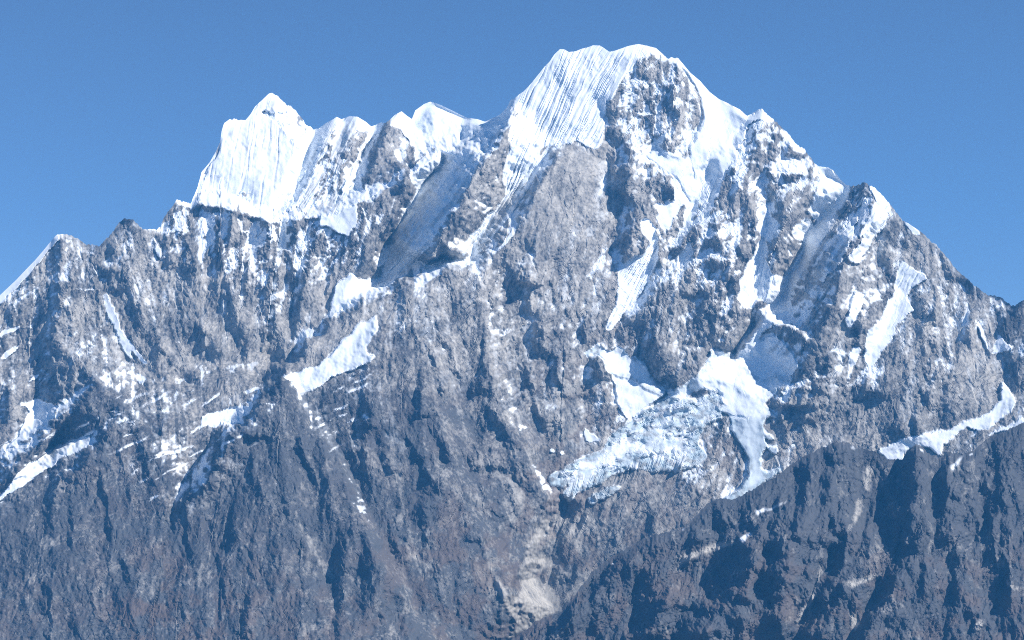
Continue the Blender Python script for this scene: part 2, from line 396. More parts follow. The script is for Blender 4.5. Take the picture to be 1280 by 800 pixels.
# ---- firm snow, traced: name -> polygons
a1, a2, a3, a4, a5, a6, a7 = (0,80), (400,30), (700,30), (0,280), (400,270), (700,270), (850,200)
b1, b2, b3, b4, b5, b6, b7, b8 = (230,100), (430,110), (600,40), (750,50), (740,220), (940,200), (680,400), (1060,370)
k2, k3 = 4.446, 3.636
SNOW = {
 'edge': [[(-400,540),(-160,440),(0,360),(20,343),(45,316),(70,286),(74,296),(62,312),(46,331),(26,354),(0,379),(-160,462),(-400,575)]],
 'peak': [Z(*b1,[(95,625),(130,500),(200,380),(205,300),(220,220),(260,210),(350,215),(395,165),(440,195),(480,215),(520,260),(560,265),(580,330),(640,325),(700,290),(735,255),(740,290),
            (700,350),(640,470),(580,560),(520,640),(500,740),(440,745),(380,690),(385,640),(330,620),(280,660),(215,655),(195,620),(130,605)],k2),
          Z(*b1,[(395,150),(440,95),(485,65),(520,90),(600,150),(580,175),(540,190),(500,185),(450,170)],k2),
          Z(*b1,[(740,270),(860,200),(830,290),(790,400),(740,470),(720,540),(660,650),(580,740),(520,745),(510,640),(600,520),(670,400)],k2),
          Z(*b1,[(870,230),(930,195),(1000,230),(1055,265),(1000,290),(960,280),(880,400),(820,420),(830,330)],k2)],
 'ribs': [Z(*b1,[(790,470),(740,620),(670,740),(630,720),(700,600),(740,480)],k2), Z(*b1,[(1060,280),(1030,330),(990,400),(930,600),(860,720),(840,700),(900,560),(970,400),(1020,300)],k2)],
 'dome': [Z(*b2,[(250,190),(315,125),(385,165),(400,110),(480,70),(600,110),(700,165),(795,185),(750,250),(690,255),(640,260),(580,300),(560,345),(520,335),(480,330),(450,330),(420,360),(390,340),(350,280),(300,220),(270,215)],k2)],
 'ledge': [Z(*b2,[(490,345),(560,340),(610,345),(570,395),(520,405),(450,470),(425,540),(395,555),(370,500),(360,440),(400,425),(440,390)],k2),
           Z(*b2,[(340,440),(290,500),(230,560),(90,640),(70,620),(200,550),(260,510),(320,450)],k2),
           Z(*b2,[(70,640),(75,760),(40,800),(-130,690),(-140,650),(-30,670)],k2),
           Z(*a2,[(0,690),(60,690),(130,670),(110,790),(60,770),(0,740)])],
 'couloir': [Z(*b2,[(790,190),(960,60),(930,150),(850,270),(800,350),(740,420),(690,540),(600,660),(530,780),(480,880),(330,1040),(200,1060),(240,950),(290,830),(320,700),(400,580),(440,490),(510,430),(600,370),(680,280)],k2)],
 'flutes': [Z(*b3,[(205,390),(330,220),(440,85),(560,80),(650,65),(720,95),(880,60),(960,70),(1040,130),(990,125),(930,115),(880,130),(850,190),(810,240),(790,270),(740,360),(700,420),(690,540),(670,650),(590,640),(540,595),
             (430,640),(400,615),(330,660),(330,720),(230,830),(150,905),(120,800),(170,640),(150,560),(200,470),(240,400)],k2)],
 'trough': [Z(*b3,[(400,615),(330,760),(250,900),(180,1000),(60,1150),(-60,1220),(-100,1260),(-90,1180),(60,1010),(150,905),(240,815),(330,700)],k2)],
 'shoulder': [Z(*b4,[(425,95),(500,165),(610,270),(700,345),(820,425),(790,480),(720,560),(770,650),(700,720),(690,790),(600,800),(560,900),(520,800),(520,720),(500,650),(500,590),(560,500),(575,420),(560,330),(520,240),(450,140)],k2),
              Z(*b4,[(260,640),(300,605),(360,620),(430,640),(500,650),(520,780),(540,840),(560,900),(500,900),(440,780),(370,730),(310,700)],k2)],
 'serac': [Z(*b5,[(430,20),(550,0),(560,60),(530,150),(500,170),(470,220),(430,290),(400,290),(350,240),(370,190),(400,150),(470,130),(450,60)],k2),
           Z(*b5,[(650,20),(730,0),(700,110),(650,200),(620,245),(600,220),(620,130)],k2),
           Z(*b5,[(560,0),(650,0),(640,60),(600,160),(560,250),(510,310),(500,300),(520,190),(540,110)],k2),
           Z(*b5,[(270,250),(310,240),(350,290),(370,360),(340,370),(300,330),(270,320)],k2), Z(*b5,[(340,150),(390,150),(385,190),(350,180)],k2)],
 'second': [Z(*b4,[(820,430),(900,385),(970,450),(930,460),(880,440),(830,470),(770,610),(745,610),(690,560),(780,480)],k2)],
 'rightcol': [Z(*b6,[(385,40),(430,40),(470,80),(520,130),(550,150),(490,200),(420,240),(340,290),(310,290),(350,200)],k2),
              Z(*b6,[(230,370),(290,320),(330,340),(320,400),(270,450),(230,430)],k2), Z(*b6,[(205,500),(225,480),(220,540)],k2),
              Z(*b6,[(330,290),(460,230),(560,160),(500,260),(400,350),(330,330)],k2)],
 'flutedridge': [Z(*b6,[(640,140),(680,140),(740,210),(770,270),(750,330),(730,380),(700,420),(640,490),(600,570),(550,570),(530,540),(600,460),(640,400),(580,440),(640,330),(690,220)],k2)],
 'shadevalley': [Z(*b6,[(590,300),(560,420),(500,560),(400,680),(330,640),(420,500),(500,380)],k2), Z(*b6,[(350,350),(440,300),(420,400),(300,600),(190,780),(130,900),(20,1010),(-60,1060),(40,900),(150,700),(250,540)],k2),
                 Z(*a7,[(200,720),(260,680),(350,650),(400,690),(440,760),(420,800),(300,810),(220,760)])],
 'fan': [Z(*b5,[(920,380),(960,330),(975,400),(960,450),(1000,540),(1060,550),(1020,650),(1000,710),(930,690),(900,740),(850,730),(810,680),(820,600),(850,500),(900,430)],k2), Z(*b5,[(920,740),(960,740),(920,830),(900,800)],k2)],
 'rib': [Z(*b5,[(330,360),(370,370),(360,430),(340,540),(250,680),(160,790),(110,860),(70,870),(130,720),(150,580),(150,490),(200,470),(280,430)],k2), Z(*b5,[(520,390),(560,360),(550,420),(500,500),(475,510),(480,450)],k2)],
 'rightgully': [Z(*b6,[(830,560),(900,600),(975,655),(930,680),(880,710),(860,760),(880,800),(900,830),(820,900),(760,960),(700,900),(780,780),(800,640)],k2),
                Z(*b8,[(200,0),(250,0),(290,60),(240,110),(200,190),(130,300),(100,340),(70,270),(90,170),(150,90)],k3)],
 'rightpatch': [Z(*b8,[(20,0),(60,0),(40,70),(10,150),(-10,140)],k3), Z(*b8,[(10,240),(60,230),(50,290),(20,330),(-10,420),(0,300)],k3), Z(*a7,[(650,480),(680,530),(640,620),(615,600)])],
 'skypatch': [Z(*a7,[(828,222),(850,238),(892,262),(888,283),(866,276),(845,255)])],
 'rightfield': [Z(*b8,[(125,700),(180,680),(280,640),(440,610),(540,570),(620,540),(690,480),(700,390),(720,400),(765,480),(740,530),(640,600),(590,610),(540,600),(480,640),(440,680),(420,730),(370,690),(300,680),(240,745),(180,745)],k3),
                Z(*b8,[(800,540),(800,580),(700,620),(640,640),(620,640),(720,590)],k3), Z(*b8,[(680,170),(695,190),(760,240),(700,260),(660,270)],k3), Z(*b8,[(590,130),(610,150),(640,230),(630,240),(600,190)],k3)],
 'basin': [Z(*b7,[(220,180),(300,135),(340,165),(390,170),(420,140),(480,205),(540,220),(580,280),(600,330),(640,375),(690,400),(660,430),(590,400),(520,350),(440,320),(370,300),(340,260),(320,200),(270,190),(235,215)],k2),
           Z(*a6,[(560,500),(600,500),(640,510),(660,550),(720,580),(745,610),(790,590),(860,590),(820,640),(770,680),(760,700),(805,740),(740,750),(640,740),(580,720),(600,660),(540,640),(500,650),(420,690),(400,650),(470,620),(540,550)]),
           [(957,480),(978,472),(990,474),(985,482),(970,486),(957,500),(950,500)]],
 'tongue': [Z(640,420,[(800,300),(935,305),(940,400),(930,440),(918,490),(940,505),(990,490),(1000,500),(900,568),(830,605),(770,610),(830,580),(880,520),(870,450),(830,380)]), Z(640,420,[(935,360),(970,375),(960,385),(940,380)]), Z(640,420,[(945,400),(985,420),(990,435),(950,430)])],
 'icefall': [Z(640,420,[(430,320),(500,270),(590,225),(690,240),(760,260),(780,300),(710,340),(690,400),(720,440),(665,490),(560,505),(430,495),(330,540),(240,585),(203,617),(188,590),(225,530),(130,525),(225,465),(340,420),(360,370)]),
             Z(640,420,[(270,600),(330,570),(385,553),(412,562),(350,600),(300,625)]), Z(640,420,[(130,520),(220,480),(240,520),(190,560),(150,560)]), Z(640,420,[(640,480),(690,440),(725,440),(700,470),(660,495)]), Z(640,420,[(690,230),(760,200),(790,250),(760,300),(700,330),(690,280)])],
 'icepatch': [Z(640,420,[(258,322),(290,358),(345,385),(300,400),(272,395)]), Z(640,420,[(130,400),(160,425),(205,438),(180,444),(145,430)]), Z(640,420,[(370,130),(480,150),(570,215),(430,310),(390,250)])],
 'wedge': [Z(210,380,[(418,262),(470,255),(560,222),(600,190),(680,105),(700,72),(745,55),(772,36),(778,90),(740,150),(735,182),(778,202),(700,238),(650,252),(590,285),(530,318),(485,332),(470,295)])],
 'wedgeband': [Z(210,380,[(270,330),(330,308),(395,292),(330,320),(280,335)]), Z(210,380,[(130,410),(230,385),(318,370),(300,400),(250,445),(215,440),(180,455),(120,450)])],
 'crest': [Z(*a5,[(160,280),(230,243),(275,228),(280,245),(190,282),(110,330),(40,378),(28,362),(60,250),(110,215),(150,245),(200,222)]), Z(*a5,[(345,245),(400,200),(450,160),(485,148),(475,180),(455,212),(430,222),(380,256)]),
           Z(*a5,[(632,138),(668,118),(672,126),(645,145)]), Z(*a5,[(745,5),(720,60),(670,130),(664,122),(715,40)])],
 'leftgully': [Z(*a4,[(375,255),(400,255),(430,330),(455,400),(500,455),(548,520),(530,522),(495,475),(470,440),(495,505),(480,500),(440,430),(400,340)]), Z(*a4,[(510,545),(545,570),(525,600),(505,580)]), Z(*a4,[(568,55),(585,75),(615,130),(600,140),(575,100)])],
 'leftfoot': [Z(*a4,[(70,660),(130,650),(220,670),(200,720),(150,740),(100,775),(60,805),(75,760),(105,700)]), Z(*a4,[(0,400),(40,385),(90,385),(40,400),(0,425)]), Z(*a4,[(100,580),(150,545),(145,560),(110,588)]), Z(*a4,[(0,490),(40,460),(80,450),(50,480),(10,500)])],
 'streak': [Z(0,530,[(0,268),(60,190),(120,140),(180,100),(300,52),(355,45),(340,78),(250,112),(200,150),(130,195),(60,240),(0,285),(-300,460),(-300,430)]), Z(0,530,[(20,90),(60,50),(90,20),(180,0),(150,15),(110,45),(50,85)])],
}
# ---- how much snow clings to the bare rock (-1 none ... +1 covered)
DENS = [(250,257,.9),(280,262,.9),(320,273,.9),(360,271,.8),(400,268,.8),(270,458,-1.3),(220,468,-1.1),(330,452,-1.3),(190,450,-.9),(240,440,-.6),(300,425,-.4),(250,460,-.9),(180,458,-.8),(300,460,-1),(120,462,-.5),(220,500,-.1),(260,262,.5),(300,270,.5),(330,290,.5),(40,340,.15),(60,450,-.1),(150,300,.0),(200,380,.2),(100,420,.0),(300,300,.5),(340,380,.4),(400,330,.5),(250,450,.1),(40,540,.0),(120,540,-.5),(160,450,-.1),
 (210,540,.0),(290,500,.0),(250,590,-.1),(300,440,-.2),(300,470,-.6),(420,400,-.7),(430,210,.8),(410,240,.8),(480,200,-.7),(465,215,-.5),(495,205,-.7),(470,270,.7),(440,300,.7),(480,280,.6),(500,260,.55),(600,260,.4),(570,290,.4),(640,190,.8),
 (650,150,.8),(720,220,-.9),(700,260,-.8),(750,240,.0),(730,300,.1),(820,130,.75),(800,170,.75),(860,120,.5),(840,180,.6),(790,90,.6),(780,250,.1),(820,250,.1),(700,330,.1),(760,330,.3),(840,340,.5),
 (880,330,.65),(900,380,.5),(950,200,.65),(950,260,.7),(980,230,.55),(1010,220,.7),(850,400,.3),(860,460,-.3),(800,430,-.1),(1000,310,.5),(1000,380,.5),(960,420,.9),(955,400,.9),(1040,300,.5),(1060,400,.35),(1110,300,-.3),(1070,340,.1),(1020,470,.35),
 (1060,450,.35),(1100,370,.2),(1150,320,.0),(1180,360,.1),(1220,380,.4),(1160,420,.15),(1200,440,-.15),(1230,430,-.2),(1130,470,-.1),(1100,520,-.4),(1020,520,.0),(960,520,.2),(1270,440,.4),(1270,400,-.3),(1220,500,-.3),
 (540,380,-.3),(490,375,.0),(600,380,-.2),(650,400,.1),(650,330,.0),(700,400,.1),(600,460,-.5),(520,480,-.7),(700,480,-.2),(740,500,.0),(680,560,-.7),(600,560,-.9),(560,650,-1.1),(400,600,-.8),(440,500,-.1),
 (350,560,-.7),(100,650,-1.1),(250,700,-1.1),(400,750,-1.2),(600,750,-1.2),(760,620,-.6),(830,620,-.4),(880,590,.2),(800,640,-.7),(740,680,-1),(980,570,.0),(1060,540,-.4),(620,320,.1),(820,540,.6),(780,500,.7)]
# ---- tone of the bare rock (0 dark grey ... 1 pale tan)
TONE = [(250,520,.5),(200,540,.45),(290,490,.62),(230,500,.55),(60,330,.6),(100,420,.6),(200,350,.6),(300,350,.6),(280,440,.8),(340,440,.8),(150,290,.5),(400,320,.5),(200,460,.6),(120,520,.3),(60,480,.5),(160,273,.35),(250,250,.4),(470,200,.5),(490,210,.55),
 (720,220,.75),(700,260,.72),(730,300,.65),(820,130,.55),(845,130,.85),(820,250,.6),(900,330,.6),(960,230,.6),(960,170,.45),(850,450,.5),(1100,320,.5),(1160,350,.55),(1210,440,.75),(1180,500,.6),(1230,450,.75),
 (1080,500,.6),(1000,540,.7),(1020,490,.5),(960,590,.75),(1080,545,.65),(760,640,.7),(730,700,.6),(770,670,.65),(720,650,.6),(540,370,.55),(480,385,.65),(440,400,.65),(600,400,.6),(660,420,.55),(700,350,.65),(600,500,.36),(540,540,.3),(420,540,.3),(300,600,.25),(370,500,.2),(340,560,.2),(200,600,.28),
 (100,620,.3),(60,700,.22),(200,720,.22),(300,720,.25),(450,700,.2),(550,650,.22),(500,600,.22),(600,640,.25),(560,750,.2),(650,620,.4),(700,640,.45),(660,680,.5),(720,720,.45),(800,620,.6),(850,590,.7),(780,660,.5),(880,560,.6),(740,690,.35),(690,500,.4),(800,800,.3),(1270,400,.2),(300,480,.6),(250,510,.45)]  # low tone near the right edge stands for shade on the ridge there
SCREE = [Z(400,530,[(740,570),(780,560),(820,575),(850,600),(885,650),(905,690),(850,715),(800,735),(740,770),(700,800),(690,790),(740,740),(690,690),(650,560),(700,630),(735,650)]),
 Z(400,530,[(780,480),(860,490),(880,520),(830,540),(780,560),(745,560)]), Z(400,530,[(740,560),(770,440),(800,400),(840,340),(850,380),(810,450),(790,500),(770,560)]),
 Z(400,530,[(270,180),(300,170),(320,290),(310,370),(290,385),(285,350),(305,290)]), Z(400,530,[(300,410),(340,470),(420,530),(430,550),(390,530),(330,485)]), Z(400,530,[(0,500),(40,520),(50,560),(35,585),(20,545),(0,530)]),
 Z(400,530,[(565,250),(600,280),(635,330),(645,360),(620,330),(590,290)]), Z(400,530,[(655,370),(690,360),(690,385),(670,395)]), Z(0,530,[(1090,360),(1130,370),(1160,440),(1190,510),(1235,550),(1225,585),(1190,540),(1150,470),(1110,400)]),
 Z(0,530,[(140,430),(160,415),(200,420),(215,450),(160,460),(135,450)]), Z(400,270,[(830,690),(870,665),(920,680),(930,700),(870,710),(840,705)]), Z(400,530,[(640,180),(700,190),(740,240),(760,300),(750,330),(720,270),(680,220)]),
 Z(400,530,[(880,655),(960,590),(1060,520),(1150,455),(1090,500),(1000,570),(930,640),(895,680)]), Z(0,530,[(760,450),(790,460),(775,520),(790,600),(800,660),(770,640),(760,590),(775,520)])]
RUSTY = [(690,610,.6),(660,650,.5),(560,690,.5),(610,720,.5),(700,650,.45),(640,640,.2),(200,780,.6),(160,790,.6),(100,760,.2),(60,680,.05),(280,640,.1),(400,680,.05),(420,780,.35),(300,790,.5),(500,600,.1),(600,560,.1),(640,560,.1),
 (600,400,.0),(300,400,.0),(900,400,.0),(1100,400,.0),(100,400,.0),(700,200,.0),(820,600,.35),(780,630,.3),(870,570,.3),(1150,500,.0),(480,760,.3),(350,770,.35),(350,560,.0),(540,780,.4),(20,790,.3)]
# ---- fluting: (polygon, du/dv of the flutes, wavelength, depth)
FLUTES = [
 (SNOW['peak'][0], -.15, 15, 1.5, .16),
 (SNOW['flutes'][0], -.44, 8.4, 3.7, .0), (SNOW['trough'][0], -.62, 9, 2.4, .75), (SNOW['couloir'][0], -.85, 12, 2.6, .45), (SNOW['rib'][0], -.52, 7, 1.8, .0), (SNOW['flutedridge'][0], -.62, 10, 2.2, .3),
 (Z(*b6,[(560,150),(640,120),(690,180),(600,330),(480,560),(460,700),(400,900),(250,1100),(60,1060),(300,600),(450,330)],k2), -.72, 13, 3.0, .7),
 (Z(*b1,[(740,270),(860,200),(940,195),(1060,260),(1000,500),(860,740),(640,740),(520,740),(620,540)],k2), -.48, 8, 2.0, .5), (SNOW['fan'][0], -.25, 8, 1.6, .0), (SNOW['peak'][1], -.15, 6, 1.3, .35),
 (SNOW['rightgully'][0], -.4, 12, 1.0, .0), (SNOW['serac'][1], -.4, 6, 1.3, .2),
 (Z(640,420,[(430,490),(560,430),(660,440),(690,490),(560,510),(330,550),(210,610),(230,530)]), -.3, 7, 2.2, .25)]
# ---- dipping strata on the lower left: ledges that hold streaks of snow
STRATA = [(Z(0,530,[(-200,150),(0,0),(560,-120),(960,-170),(960,60),(740,240),(560,300),(400,60),(0,300),(-300,400)]), .50, 13, 3.6), (Z(210,380,[(480,330),(780,210),(730,420),(620,560),(520,400)]), .48, 13, 4.0),
          ([(300,600),(340,560),(420,600),(420,760),(260,760),(240,680)], .35, 26, 1.6)]
DARKROCK_AND_SHADE = [([(351,473),(375,492),(430,570),(455,650),(420,720),(200,740),(205,690),(235,620),(270,560),(310,505)], .30), ([(121,474),(165,503),(200,520),(215,600),(100,575),(60,548),(95,508)], .28),
 ([(478,395),(520,440),(545,540),(560,640),(480,640),(420,540),(390,492),(440,470),(471,447)], .18), ([(835,440),(870,440),(872,482),(835,490)], .15), ([(-50,640),(200,600),(500,660),(640,760),(640,830),(-50,830)], .10), ([(1265,380),(1300,370),(1300,470),(1262,440),(1250,405)], .3)]  # last patch paints the shadow on the right-edge ridge into the rock tone
FIRN = Z(640,420,[(370,400),(420,385),(500,395),(600,390),(660,420),(600,435),(500,425),(430,440),(340,480),(250,500),(230,560),(200,600),(190,570),(230,510),(300,460)])
# ---- ribs with a shaded left flank: (crest line, width of that flank)
RIBS = [([(74,366),(72,395),(66,440),(64,482)],12),([(137,338),(141,356)],12),([(112,440),(108,470)],5),([(273,293),(272,320),(272,350)],9),([(236,312),(235,330)],5),([(348,353),(346,380),(342,408)],9),
 ([(390,318),(380,355),(372,400)],10),([(365,325),(368,347)],8),([(332,414),(330,433)],7),([(290,282),(287,300)],8),([(250,412),(259,432)],8),([(205,438),(215,456)],6),([(12,488),(12,520)],10),([(62,530),(55,560),(48,577)],14),
 ([(135,537),(118,560),(100,585),(76,604)],18),([(277,543),(266,580),(260,600)],14),([(322,518),(315,541)],14),([(287,546),(270,575),(255,602)],18),([(316,576),(317,601)],8),([(351,474),(335,490),(318,507)],8),
 ([(131,610),(136,640),(140,669)],7),([(65,743),(64,800)],8),([(55,733),(55,760)],6),([(157,703),(160,723)],10),([(272,688),(280,720),(285,746)],7),([(312,753),(310,787)],12),([(432,685),(428,708)],16),([(317,688),(314,713)],7),([(300,683),(302,706)],6),
 ([(424,748),(424,805)],7),([(442,563),(446,581)],12),([(558,546),(563,571)],12),([(594,560),(601,582)],18),([(536,608),(530,641)],14),([(534,668),(530,691)],6),([(549,718),(551,741)],6),([(588,655),(590,672)],10),
 ([(704,618),(698,645),(689,665),(682,682)],10),([(711,678),(703,700),(697,717)],12),([(549,403),(549,426)],5),([(617,373),(617,402)],8),([(650,333),(653,351)],16),([(662,353),(664,381)],10),([(680,405),(680,436)],15),([(630,418),(629,440),(627,460)],6),
 ([(607,428),(606,463)],4),([(694,440),(694,463)],8),([(706,438),(705,459)],5),([(612,462),(601,486)],16),([(545,443),(548,470),(556,492)],10),([(732,408),(733,426)],6),([(754,446),(755,467)],20),([(785,298),(786,323)],16),([(665,478),(672,510),(681,527)],12),
 ([(700,473),(706,491)],12),([(528,488),(527,511)],10),([(462,503),(462,531)],14),([(822,438),(824,472)],12),([(859,443),(859,456)],7),([(863,408),(864,426)],9),([(895,393),(893,421)],12),([(862,348),(862,364)],12),([(890,363),(890,381)],8),([(912,328),(912,346)],6),
 ([(977,272),(972,311)],8),([(1113,303),(1114,336)],14),([(1077,403),(1076,431)],12),([(1031,473),(1018,500),(1008,516)],20),([(1086,473),(1080,491)],18),([(991,490),(985,506)],22),([(1190,318),(1192,341)],14),([(1170,398),(1168,430),(1163,461)],8),([(1186,363),(1187,391)],8),
 ([(1150,373),(1150,391)],8),([(1170,473),(1160,500),(1155,511)],12),([(1146,528),(1145,546)],10),([(798,78),(797,93)],8),([(848,78),(850,106)],8),([(842,118),(845,136)],8),([(763,148),(765,180),(772,216)],8),([(786,193),(787,226)],10),([(783,238),(790,280),(790,312)],12),
 ([(988,176),(985,191)],14),([(988,203),(986,221)],14),([(966,183),(965,226)],7),([(814,208),(815,233)],10),([(845,236),(844,251)],16),([(868,286),(858,300),(848,311)],14),([(964,218),(968,263)],10),([(895,298),(893,326)],14),([(925,308),(927,323)],9),
 ([(513,188),(508,205),(490,224)],20),([(478,163),(465,190),(460,226)],14),([(318,213),(318,246)],5),([(560,430),(575,470)],7),([(520,560),(540,600)],9),([(480,560),(492,590)],9),([(640,560),(655,600)],10),([(620,520),(640,550)],9),([(380,560),(396,600)],9),([(180,560),(184,590)],8),
 ([(230,640),(238,680)],9),([(90,640),(92,680)],8),([(360,640),(372,680)],9),([(490,660),(500,700)],9),([(600,600),(618,640)],9),([(210,300),(210,330)],7),([(170,380),(178,410)],7),([(310,330),(308,360)],6),([(420,330),(410,362)],6),([(1215,400),(1214,430)],8),([(1235,410),(1236,440)],6)]
RIBS2 = [([(1010,578),(1012,600),(1008,619)],18),([(982,657),(975,690),(970,727)],22),([(1057,678),(1055,700),(1040,732)],24),([(1028,746),(1024,770),(1010,792)],22),([(1120,710),(1118,735),(1100,765),(1080,803)],26),([(1143,558),(1148,590),(1146,620),(1127,652)],34),
 ([(1047,645),(1045,662)],12),([(1140,648),(1135,677)],10),([(1158,708),(1155,737)],9),([(946,688),(935,720),(905,760),(870,803)],48),([(1220,763),(1222,782)],10),([(1253,608),(1255,632)],8),([(805,686),(762,725),(722,767)],24),([(832,753),(810,792)],34),([(905,628),(900,650)],12),
 ([(1046,553),(1043,590),(1036,620)],14),([(1185,580),(1186,620),(1180,660)],12),([(1212,572),(1215,600)],10),([(1240,640),(1243,690)],10),([(1195,690),(1196,740)],9),([(1262,680),(1264,740)],10),([(940,625),(938,650)],10),([(1090,640),(1086,668)],9),([(1000,640),(998,668)],8),([(870,670),(862,700)],12)]
# ------------------------------------------------------------------ build the massif
def sky_at(tab, u, noise=True, snow=()):
    t = np.array(tab, np.float32); s = np.interp(u, t[:, 0], t[:, 1])
    if noise:
        m = np.ones_like(u)
        for a, b in snow: m *= 1 - (smooth(a - 4, a + 4, u) * (1 - smooth(b - 4, b + 4, u)))
        s = s + (3.2 * (np.abs(perlin(u / 13, u * 0 + 3.3)) - .3) + 2.6 * (np.abs(perlin(u / 5.5, u * 0 + 8.3)) - .3) + 1.2 * perlin(u / 2.6, u * 0 + 1.3)) * (0.06 + .94 * m)
    return s

def make_grid(u, tab, vmax, nv, snow):
    s = sky_at(tab, u, True, snow)
    t = np.linspace(0, 1, nv)[:, None]
    V = s[None, :] + t * (vmax - s[None, :]); U = np.repeat(u[None, :], nv, 0)
    return U.astype(np.float32), V.astype(np.float32)

def warp(U, V, a=1.0):
    return (U + a * (6 * fbm(U, V, 46, 3, .5, 3.1) + 2.2 * fbm(U, V, 9, 2, .5, 8.8)), V + a * (6 * fbm(U, V, 46, 3, .5, 51.7) + 2.2 * fbm(U, V, 9, 2, .5, 77.1)))

def carve(U, V, base, snowm, rough, lean, fall=None):
    """broken rock: gullies, ribs and facets that run down the fall line"""
    X = U - lean * (V - 400); r = 0
    wx = X + 3 * fbm(U, V, 60, 2, .5, 12.2) + .8 * fbm(U, V, 7, 2, .5, 2.2)
    wy = V + 3 * fbm(U, V, 60, 2, .5, 44.4) + .8 * fbm(U, V, 7, 2, .5, 9.2)
    r = r + .12 * ridged(wx, wy / 2.1, 52, 3, 2.2)
    fx = wx if fall is None else wx + .6 * (fall - U)
    r = r + .26 * facets(fx + .1 * wy, wy / 2.2, 78, 19) + .40 * facets(fx + .1 * wy, wy / 1.9, 38, 7) + .30 * facets(wx + .45 * wy, wy / 1.4 - .2 * wx, 19, 3)
    r = r + .50 * facets(wx - .35 * wy, wy / 1.5 + .3 * wx, 9.5, 11) + .55 * facets(wx + .6 * wy, wy / 1.3, 4.8, 29)
    crack = 1 - smooth(0, .09, np.abs(perlin((wx + .3 * wy) / 15 + 3.3, (wy - .3 * wx) / 40))); crack2 = 1 - smooth(0, .10, np.abs(perlin((wy + .5 * wx) / 12 + 8.1, (wx - .5 * wy) / 46 + 4.4)))
    carve.cracks = np.maximum(crack * smooth(-.1, .3, fbm(U, V, 40, 2, .5, 31.0)), crack2 * smooth(-.1, .3, fbm(U, V, 50, 2, .5, 57.0)))
    r = r - 1.5 * crack * smooth(-.1, .3, fbm(U, V, 40, 2, .5, 31.0)) - 1.3 * crack2 * smooth(-.1, .3, fbm(U, V, 50, 2, .5, 57.0))
    r = r + .8 * fbm(U, V, 4.0, 2, .65, 5.5)
    return base - rough * (r - float(r.mean()))

def stamp_ribs(D, ribs, X, Y, gain):
    """ribs whose left flank (towards the shade) is steep and whose right flank is gentle"""
    for pts, w in ribs:
        p = np.array(pts, np.float32); v0, v1 = p[0, 1], p[-1, 1]; ext = max(14, .9 * (v1 - v0))
        lo, hi = p[:, 0].min() - w - 12, p[:, 0].max() + 3 * w + 12
        m = (X > lo) & (X < hi) & (Y > v0 - ext) & (Y < v1 + ext)
        x, y = X[m], Y[m]; c = np.interp(y, p[:, 1], p[:, 0])
        c = c + (p[-1, 0] - p[0, 0]) / (v1 - v0) * (np.minimum(y - v0, 0) + np.maximum(y - v1, 0))      # the crest runs on, fading out
        du = x - c; var = .85 + (.6 if w < 16 else .2) * perlin(y / 19 + w, x / 23 + v0)
        prof = np.where(du < 0, 1 + du / (w * np.clip(var, .45, 1.3)), 1 - du / (2.8 * w)); prof = np.clip(prof, 0, 1)
        tap = smooth(v0 - ext, v0 + .1 * ext, y) * (1 - smooth(v1 - .1 * ext, v1 + ext * .6, y))
        D[m] -= gain * w * np.clip(var, .45, 1.2) * prof * tap
    return D

def back_rows(U, V, D, n=9):
    """the far side of the ridge, falling away behind the skyline"""
    us, vs, ds = [], [], []
    for k in range(n, 0, -1):
        q = k * k * .5 + k
        us.append(U[0] + 4 * fbm(U[0], U[0] * 0 + k * 9.0, 40, 2)); vs.append(V[0] + 7 * q + 5 * fbm(U[0], U[0] * 0 + k * 7.0, 50, 3) * min(1, k / 3)); ds.append(D[0] + 9 * q + 6)
    return np.array(us), np.array(vs), np.array(ds)

QS = float(globals().get("QS", 1.1))
u = np.concatenate([np.linspace(-330, -14, 60), np.arange(-10, 1290.1, 1.0 * QS), np.linspace(1294, 1600, 60)]).astype(np.float32)
U, V = make_grid(u, SKY, 985, int(830 / QS), SNOWSKY)
lat = (-410, 0, 1060, 510, 2.0)
KEEP = {(606, 154), (643, 123), (540, 196), (692, 186), (692, 183), (1060, 233), (1083, 229)}
for k, ln in enumerate(RIDGES):
    if 2 <= k <= 13: RIDGES[k] = [(x, y, c * .32 if c < 0 else c * .32 - 10) for x, y, c in ln]
    elif ln[0][:2] not in KEEP and 640 < ln[0][0] < 1290 and ln[0][1] < 600: RIDGES[k] = [(x, y, c * .5) for x, y, c in ln]
img = boxblur(tin(RIDGES, lat), 2)
WX, WY = warp(U, V, .8)
near_sky = smooth(0, 22, V - V[0][None, :])
off = bilerp(img, lat, U + (WX - U) * near_sky, V + (WY - V) * near_sky)
base = d0(V) + off

